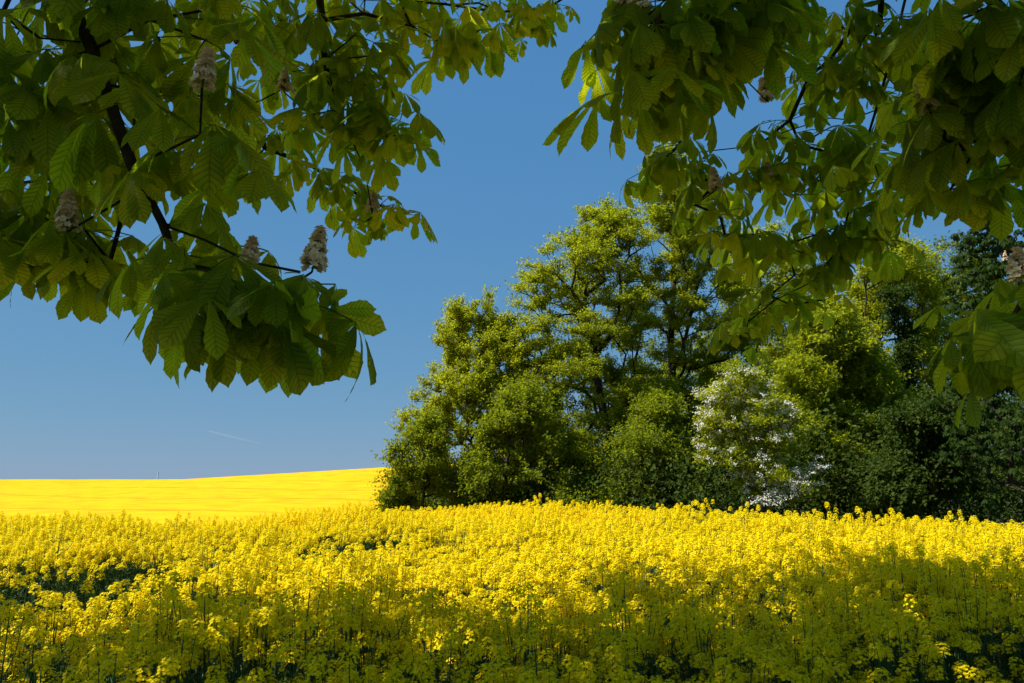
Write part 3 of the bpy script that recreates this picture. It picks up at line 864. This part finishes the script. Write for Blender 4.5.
# unseen whorls added along the sun's direction to shade the front crop
while len(over) < 1120:
    X_ = rs.uniform(-7, 11); Y_ = rs.uniform(0, 11)
    if len(over) >= 880: X_, Y_ = rs.uniform(-1.5, 7), rs.uniform(2, 7.5)
    if Y_ > np.interp(X_, [-8, -3.1, -.8, 1.7, 5.5, 11], [3.6, 4.7, 5.7, 6.9, 8.4, 9.6]) + rs.normal(0, .3): continue
    p = np.array([X_, Y_, 1.2]) + sdir * (rs.uniform(5.0, 11) - 1.2) / sdir[2]
    if not out_of_view(p): continue
    over.append(p)
over = np.array(over)
over = over[np.argsort(np.linalg.norm(over - TB, axis=1))]
P, par, tips = skeleton(roots, list(over) + vis, rs, seg=.3, jit=.02, lift=.10, wpath=.25)
mbw = MB()
wood(mbw, P - TB, par, .0042, .34, power=.55, sides=7)
link('trunk', mbw.mesh('trunk', [M['twig']], True), chest)

mb = MB()
for q, c in zip(WH, vis):
    whorl(mb, mb, c - TB, q[3] - (1 if q[2] > 4.1 else 0), q[4], 0, rs)
    # the leaf pairs further back on the same twig
    if q[2] > 4.1 or (q[2] < 2.48 and rs.uniform() < .6) or rs.uniform() < .25: continue
    c2 = c + rs.normal(0, .10, 3) + np.array([0, .06, .05])
    whorl(mb, mb, c2 - TB, 2, q[4] * .85, 0, rs)
# overhead leaves belong to the same crown
for c in over:
    whorl(mb, None, c - TB, rs.integers(8, 12), .30, 1, rs, spread=2.2)
link('crown', mb.mesh('crown', [M['chestnut']], True), chest)

for i, (px, py, k, h, ax) in enumerate(SP):
    f = flower_spike(at(px, py, k) - TB, h * 1.08, ax, 100 + i)
    link('flower_spike', f.mesh('flower_spike', [M['candle'], M['rape_green']]), chest)

# --- second chestnut, dark, at the right of the copse
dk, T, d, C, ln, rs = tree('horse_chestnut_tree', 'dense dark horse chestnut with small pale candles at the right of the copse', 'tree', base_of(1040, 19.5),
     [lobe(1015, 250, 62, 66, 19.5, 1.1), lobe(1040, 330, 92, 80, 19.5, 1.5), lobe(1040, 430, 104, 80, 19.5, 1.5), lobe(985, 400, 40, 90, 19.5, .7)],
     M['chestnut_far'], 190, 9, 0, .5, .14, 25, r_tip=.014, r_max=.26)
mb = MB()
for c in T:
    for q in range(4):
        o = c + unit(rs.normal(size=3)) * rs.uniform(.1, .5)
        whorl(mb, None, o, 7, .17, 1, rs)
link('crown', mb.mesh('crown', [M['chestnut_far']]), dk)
front = T[np.argsort(T[:, 1] - T[:, 2] * .15)][:26]
for i, p in enumerate(front[::2]):
    f = flower_spike(p + np.array([0, -.45, .15]), .24, (0, -.2, 1), 300 + i)
    link('flower_spike', f.mesh('flower_spike', [M['candle'], M['rape_green']]), dk)


# ------------------------------------------------------------------ rapeseed plants
def rape_head(rs, dense=1.0):
    """a raceme: four-petalled flowers round the top, green buds at the tip. base at the origin, about 0.11 m tall"""
    mb = MB()
    H = rs.uniform(.060, .085)
    tube(mb, [(0, 0, 0), (0, 0, H * .5), (0, 0, H)], [.0022, .0018, .0012], 3, m=1, tint=.6)
    n = int(rs.integers(46, 60) * dense)
    t = rs.uniform(.12, .96, n); a = np.arange(n) * 2.4 + rs.normal(0, .3, n)
    rr = (.034 * np.sqrt(np.clip(1.06 - t, 0, 1)) + .007) * rs.uniform(.75, 1.15, n)
    c = np.stack([np.cos(a) * rr, np.sin(a) * rr, H * t + .006], 1)
    o = unit(np.stack([np.cos(a), np.sin(a), .75 + 1.3 * t], 1))
    for pt in range(4):
        g = frame_dirs(o, np.full(n, pt * 1.571) + a)
        leaf_quads(mb, c, unit(g + o * rs.uniform(.15, .6, (n, 1))), o, rs.uniform(.0085, .0115, n), rs.uniform(.0085, .0105, n), rs.uniform(0, 1, n), fold=.05)
    # buds
    nb = 7
    ab = np.arange(nb) * 2.4
    cb = np.stack([np.cos(ab) * .006, np.sin(ab) * .006, H + rs.uniform(-.004, .008, nb)], 1)
    b2 = MB(); leaf_quads(b2, cb, np.tile([0, 0, 1.0], (nb, 1)) + rs.normal(0, .2, (nb, 3)), rs.normal(size=(nb, 3)), np.full(nb, .008), np.full(nb, .005), np.full(nb, .9))
    mb.add(np.concatenate(b2.V), b2.Q[0], m=1, tint=.9)
    return mb


def rape_plant(seed):
    rs = np.random.default_rng(seed)
    st, lf, heads = MB(), MB(), []
    H = CROP_H * rs.uniform(.90, 1.06) - .10
    bend = rs.normal(0, .045, 2)
    def stem_at(z):
        u = z / H
        return np.array([bend[0] * u ** 2 + .01 * math.sin(u * 7), bend[1] * u ** 2 + .01 * math.cos(u * 6), z])
    zz = np.linspace(0, H, 7)
    tube(st, [stem_at(z) for z in zz], np.linspace(.008, .003, 7), 4, tint=.5)
    heads.append((stem_at(H), np.array([bend[0], bend[1], 1.0])))
    nb = rs.integers(4, 7)
    for k in range(nb):
        z0 = H * rs.uniform(.50, .84); a = k * 2.4 + rs.normal(0, .3)
        o = stem_at(z0); hgt = (H - z0) * rs.uniform(.74, 1.02) ; out_ = rs.uniform(.07, .18)
        e = o + np.array([math.cos(a) * out_, math.sin(a) * out_, hgt])
        m_ = o + np.array([math.cos(a) * out_ * .75, math.sin(a) * out_ * .75, hgt * .45])
        tube(st, [o, m_, e], [.0035, .0028, .0022], 3, tint=.6)
        heads.append((e, np.array([math.cos(a) * .25, math.sin(a) * .25, 1.0])))
        # young pods and stalks under the flowers
    for k in range(9):
        z0 = H * rs.uniform(.12, .86); a = k * 2.4 + rs.normal(0, .4)
        o = stem_at(z0); L_ = rs.uniform(.10, .24) * (1.25 - .75 * z0 / H)
        dd = unit(np.array([math.cos(a), math.sin(a), rs.uniform(.1, .9)]))
        sd_ = unit(np.cross(dd, [0, 0, 1])); w = L_ * .16
        p1 = o + dd * L_ * .45; p2 = o + dd * L_ * .8 + np.array([0, 0, -L_ * .12]); p3 = o + dd * L_ + np.array([0, 0, -L_ * .3])
        Vv = np.array([o, p1 + sd_ * w, p1 - sd_ * w, p2 + sd_ * w * .8, p2 - sd_ * w * .8, p3])
        lf.add(Vv, [[1, 3, 4, 2]], [[0, 1, 2], [3, 5, 4]], tint=rs.uniform(0, .6))
    return st, lf, heads


NV, NHD = 7, 6
HEADS = [rape_head(np.random.default_rng(400 + i)) for i in range(NHD)]
HEAD_ME = [h.mesh('flower_head', [M['rape_petal'], M['rape_green']]) for h in HEADS]
PLANTS = [rape_plant(500 + i) for i in range(NV)]
STEM_ME = [p[0].mesh('stem', [M['rape_green']], True) for p in PLANTS]
LEAF_ME = [p[1].mesh('leaves', [M['rape_green']]) for p in PLANTS]


def plant_points(n, x0, x1, y0, y1, rs):
    p = np.stack([rs.uniform(x0, x1, n), rs.uniform(y0, y1, n)], 1)
    return p


rs = np.random.default_rng(99)
DENS = 34.0
x0, x1, y0, y1 = -30, 26, 2.35, 40
n = int((x1 - x0) * (y1 - y0) * DENS)
pp = plant_points(n, x0, x1, y0, y1, rs)
x, y = pp[:, 0], pp[:, 1]
keep = (np.abs(x) < y * .72 + 2.0) & (y < edge_y(x) + rs.normal(0, .25, n))
# thinner far away, where the sheet of the field takes over
keep &= rs.uniform(size=n) < np.clip(1.15 - (y - 14) / 34, .45, 1)
keep &= ~((y > 33) & (x < -4))
def tw_(s_):
    return np.interp(s_, [-4, 2, 4.5, 6, 9], [1.6, 1.5, .6, 1.15, .6])


off, s_ = tram(x, y)
inside = (np.abs(off - .3) < tw_(s_) + rs.normal(0, .12, n)) & (s_ > -4) & (s_ < 9 + rs.normal(0, .5, n))
keep &= ~(inside & (rs.uniform(size=n) < .7))
pp = pp[keep]; x, y = pp[:, 0], pp[:, 1]
off, s_ = tram(x, y)
# heights: undulating canopy, lower beside the track, a few tall ones
lowr = np.exp(-((off - 1.3) / 1.1) ** 2) * (s_ > -3) * (s_ < 9) * (off > -.3)
hgt = 1 + .06 * np.sin(x * 1.1 + .7 * y) + .05 * np.sin(y * 1.9 - x * .6) + rs.normal(0, .06, len(x)) - .05 * lowr
gap = (np.abs(off - .3) < tw_(s_)) & (s_ > -4) & (s_ < 9)
hgt = np.where(gap, hgt * .58, hgt)
# field margin next to the viewer is a little lower
hgt *= .86 + .14 * sstep(2.4, 4.6, y)
z = terrain(x, y)
rot = rs.uniform(0, 6.283, len(x))
var = np.where(gap, NV, rs.integers(0, NV, len(x)))
px_, py_, _ = pix(np.stack([x, y, z + CROP_H * hgt], 1))
dist_ = np.hypot(x, y)
cand = np.where(~gap & (px_ > -15) & (px_ < 1039) & (py_ < 700))[0]
near = cand[np.argsort(dist_[cand])][:280]
rest = np.setdiff1d(np.arange(len(x)), near)

LABEL = 'flowering rapeseed plant with yellow flower heads among the shaded front plants of the field'
GROUP = 'rapeseed plants at the front of the field'


def build_plant(v):
    root = empty('rapeseed_plant', (0, 0, 0))
    tag(root, LABEL, 'plant', GROUP)
    link('stem', STEM_ME[v], root)
    link('leaves', LEAF_ME[v], root)
    for i, (p, dr) in enumerate(PLANTS[v][2]):
        h = link('flower_head', HEAD_ME[(v + i) % NHD], root)
        h.location = p
        h.rotation_euler = Vector(dr).to_track_quat('Z', 'Y').to_euler()
    return root


def copy_thing(o):
    c = o.copy(); COL.objects.link(c)
    for ch in o.children:
        k = ch.copy(); COL.objects.link(k); k.parent = c
    return c


proto = {}
for i in near:
    v = int(var[i])
    if v not in proto:
        o = proto[v] = build_plant(v)
        o['_v'] = v
        del o['_v']
        first = True
        o.location = (x[i], y[i], z[i]); o.rotation_euler = (0, 0, rot[i]); o.scale = (1, 1, hgt[i])
    else:
        o = copy_thing(proto[v])
        o.location = (x[i], y[i], z[i]); o.rotation_euler = (0, 0, rot[i]); o.scale = (1, 1, hgt[i])

# the rest of the crop: one object of the kind stuff, its plants set out by geometry nodes
src = bpy.data.collections.new('rapeseed_sources')
for v in range(NV + 1):
    mb = MB()
    st, lf, heads = PLANTS[v % NV]
    if v == NV: heads = []           # young plants in the wheel track carry no flowers yet
    for part in (st, lf):
        V_ = np.concatenate(part.V)
        A_ = np.zeros(len(V_))
        for o_, a_ in part.A['tint']: A_[o_:o_ + len(a_)] = a_
        mb.add(V_, np.concatenate(part.Q), np.concatenate(part.T) if part.T else None, m=1, tint=A_)
    for i, (p, dr) in enumerate(heads):
        h = HEADS[(v + i) % NHD]
        Rm = np.array(Vector(dr).to_track_quat('Z', 'Y').to_matrix())
        V_ = np.concatenate(h.V) @ Rm.T + p
        A_ = np.zeros(len(V_))
        for o_, a_ in h.A['tint']: A_[o_:o_ + len(a_)] = a_
        qm = np.concatenate(h.qm); Qh = np.concatenate(h.Q)
        n0 = mb.n
        mb.add(V_, Qh[qm == 0], m=0, tint=A_)
        if (qm == 1).any():
            mb.Q.append(Qh[qm == 1] + n0); mb.qm.append(np.full((qm == 1).sum(), 1))
    ob = bpy.data.objects.new('rapeseed_source', mb.mesh('rapeseed_plant', [M['rape_petal'], M['rape_green']]))
    src.objects.link(ob)

pts = bpy.data.meshes.new('rapeseed_crop')
pts.vertices.add(len(rest))
pts.vertices.foreach_set('co', np.stack([x, y, z], 1)[rest].astype(np.float32).ravel())
for nm, val in (('rot', rot[rest]), ('hgt', hgt[rest])):
    a = pts.attributes.new(nm, 'FLOAT', 'POINT'); a.data.foreach_set('value', val.astype(np.float32))
a = pts.attributes.new('var', 'INT', 'POINT'); a.data.foreach_set('value', var[rest].astype(np.int32))
crop = link('rapeseed_crop', pts)
tag(crop, 'sunlit yellow rapeseed crop in full flower stretching to the copse', 'crop', kind='stuff')
ng = bpy.data.node_groups.new('rapeseed_scatter', 'GeometryNodeTree')
ng.interface.new_socket('Geometry', in_out='INPUT', socket_type='NodeSocketGeometry')
ng.interface.new_socket('Geometry', in_out='OUTPUT', socket_type='NodeSocketGeometry')
gN, gL = ng.nodes, ng.links
gi, go = gN.new('NodeGroupInput'), gN.new('NodeGroupOutput')
ip = gN.new('GeometryNodeInstanceOnPoints')
ci = gN.new('GeometryNodeCollectionInfo'); ci.inputs['Collection'].default_value = src
ci.inputs['Separate Children'].default_value = True; ci.inputs['Reset Children'].default_value = True
def named(nm, ty):
    q = gN.new('GeometryNodeInputNamedAttribute'); q.data_type = ty; q.inputs['Name'].default_value = nm
    return q.outputs['Attribute']
cx_ = gN.new('ShaderNodeCombineXYZ'); gL.new(named('rot', 'FLOAT'), cx_.inputs['Z'])
e2r = gN.new('FunctionNodeEulerToRotation'); gL.new(cx_.outputs[0], e2r.inputs[0])
cs_ = gN.new('ShaderNodeCombineXYZ'); cs_.inputs['X'].default_value = 1; cs_.inputs['Y'].default_value = 1; gL.new(named('hgt', 'FLOAT'), cs_.inputs['Z'])
gL.new(gi.outputs[0], ip.inputs['Points']); gL.new(ci.outputs[0], ip.inputs['Instance'])
ip.inputs['Pick Instance'].default_value = True
gL.new(named('var', 'INT'), ip.inputs['Instance Index'])
gL.new(e2r.outputs[0], ip.inputs['Rotation']); gL.new(cs_.outputs[0], ip.inputs['Scale'])
gL.new(ip.outputs[0], go.inputs[0])
md = crop.modifiers.new('scatter', 'NODES'); md.node_group = ng

# ------------------------------------------------------------------ grass along the wood edge
rs = np.random.default_rng(61)
n = 9000
gx = rs.uniform(-6, 16, n); gy = edge_y(gx) + rs.uniform(.2, 5.5, n)
gz = terrain(gx, gy)
b = np.stack([gx, gy, gz], 1)
h = rs.uniform(.3, .95, n)[:, None]
lean = rs.normal(0, .3, (n, 3)) * np.array([1, 1, 0])
sd_ = unit(rs.normal(size=(n, 3)) * np.array([1, 1, 0])) * .008
Vg = np.stack([b - sd_, b + sd_, b + sd_ * .7 + (lean * .4 + np.array([0, 0, .6])) * h, b - sd_ * .7 + (lean * .4 + np.array([0, 0, .6])) * h,
               b + (lean + np.array([0, 0, 1.0])) * h], 1)
o5 = np.arange(n)[:, None] * 5
gr = link('grass', mesh_from('grass', Vg.reshape(-1, 3), o5 + np.array([[0, 1, 2, 3]]), o5 + np.array([[3, 2, 4]]), {'tint': np.repeat(rs.uniform(0, 1, n), 5)}, [M['grass']]))
tag(gr, 'dark tall grass between the crop and the trees', 'grass', kind='stuff')

# ------------------------------------------------------------------ far mast on the horizon
m, nt, N, L, out = new_mat('white_paint')
p = N.new('ShaderNodeBsdfPrincipled'); p.inputs['Base Color'].default_value = (.78, .78, .76, 1); p.inputs['Roughness'].default_value = .5
L.new(p.outputs[0], out.inputs['Surface'])
q = at(158, 473, 900)
gz0 = float(terrain(q[0], q[1]))
mast = empty('mast', (q[0], q[1], gz0))
tag(mast, 'tiny white mast standing on the far horizon', 'mast')
mb = MB(); hh = q[2] - gz0
tube(mb, [(0, 0, -1), (0, 0, hh * .5), (0, 0, hh)], [.9, .75, .55], 10)
link('pole', mb.mesh('pole', [m], True), mast)
mb = MB()
tube(mb, [(0, 0, hh), (0, 0, hh + .05), (0, 0, hh + 1.0), (0, 0, hh + 1.05)], [.05, .9, .9, .05], 10)
link('cap', mb.mesh('cap', [m], False), mast)

# ------------------------------------------------------------------ faint contrail, high and far away
m, nt, N, L, out = new_mat('ice_trail')
d_ = N.new('ShaderNodeBsdfDiffuse'); d_.inputs['Color'].default_value = (.85, .85, .85, 1)
t_ = N.new('ShaderNodeBsdfTransparent'); x_ = N.new('ShaderNodeMixShader'); x_.inputs[0].default_value = .10
L.new(t_.outputs[0], x_.inputs[1]); L.new(d_.outputs[0], x_.inputs[2]); L.new(x_.outputs[0], out.inputs['Surface'])
mb = MB()
a_, b_ = at(208, 431, 7000), at(262, 444, 7000)
tube(mb, [a_ + (b_ - a_) * t for t in np.linspace(0, 1, 12)], np.interp(np.linspace(0, 1, 12), [0, .15, .6, 1], [4, 7, 6, 1]), 8)
ct = link('contrail', mb.mesh('contrail', [m], True))
tag(ct, 'short faint white contrail low in the blue sky', 'contrail')
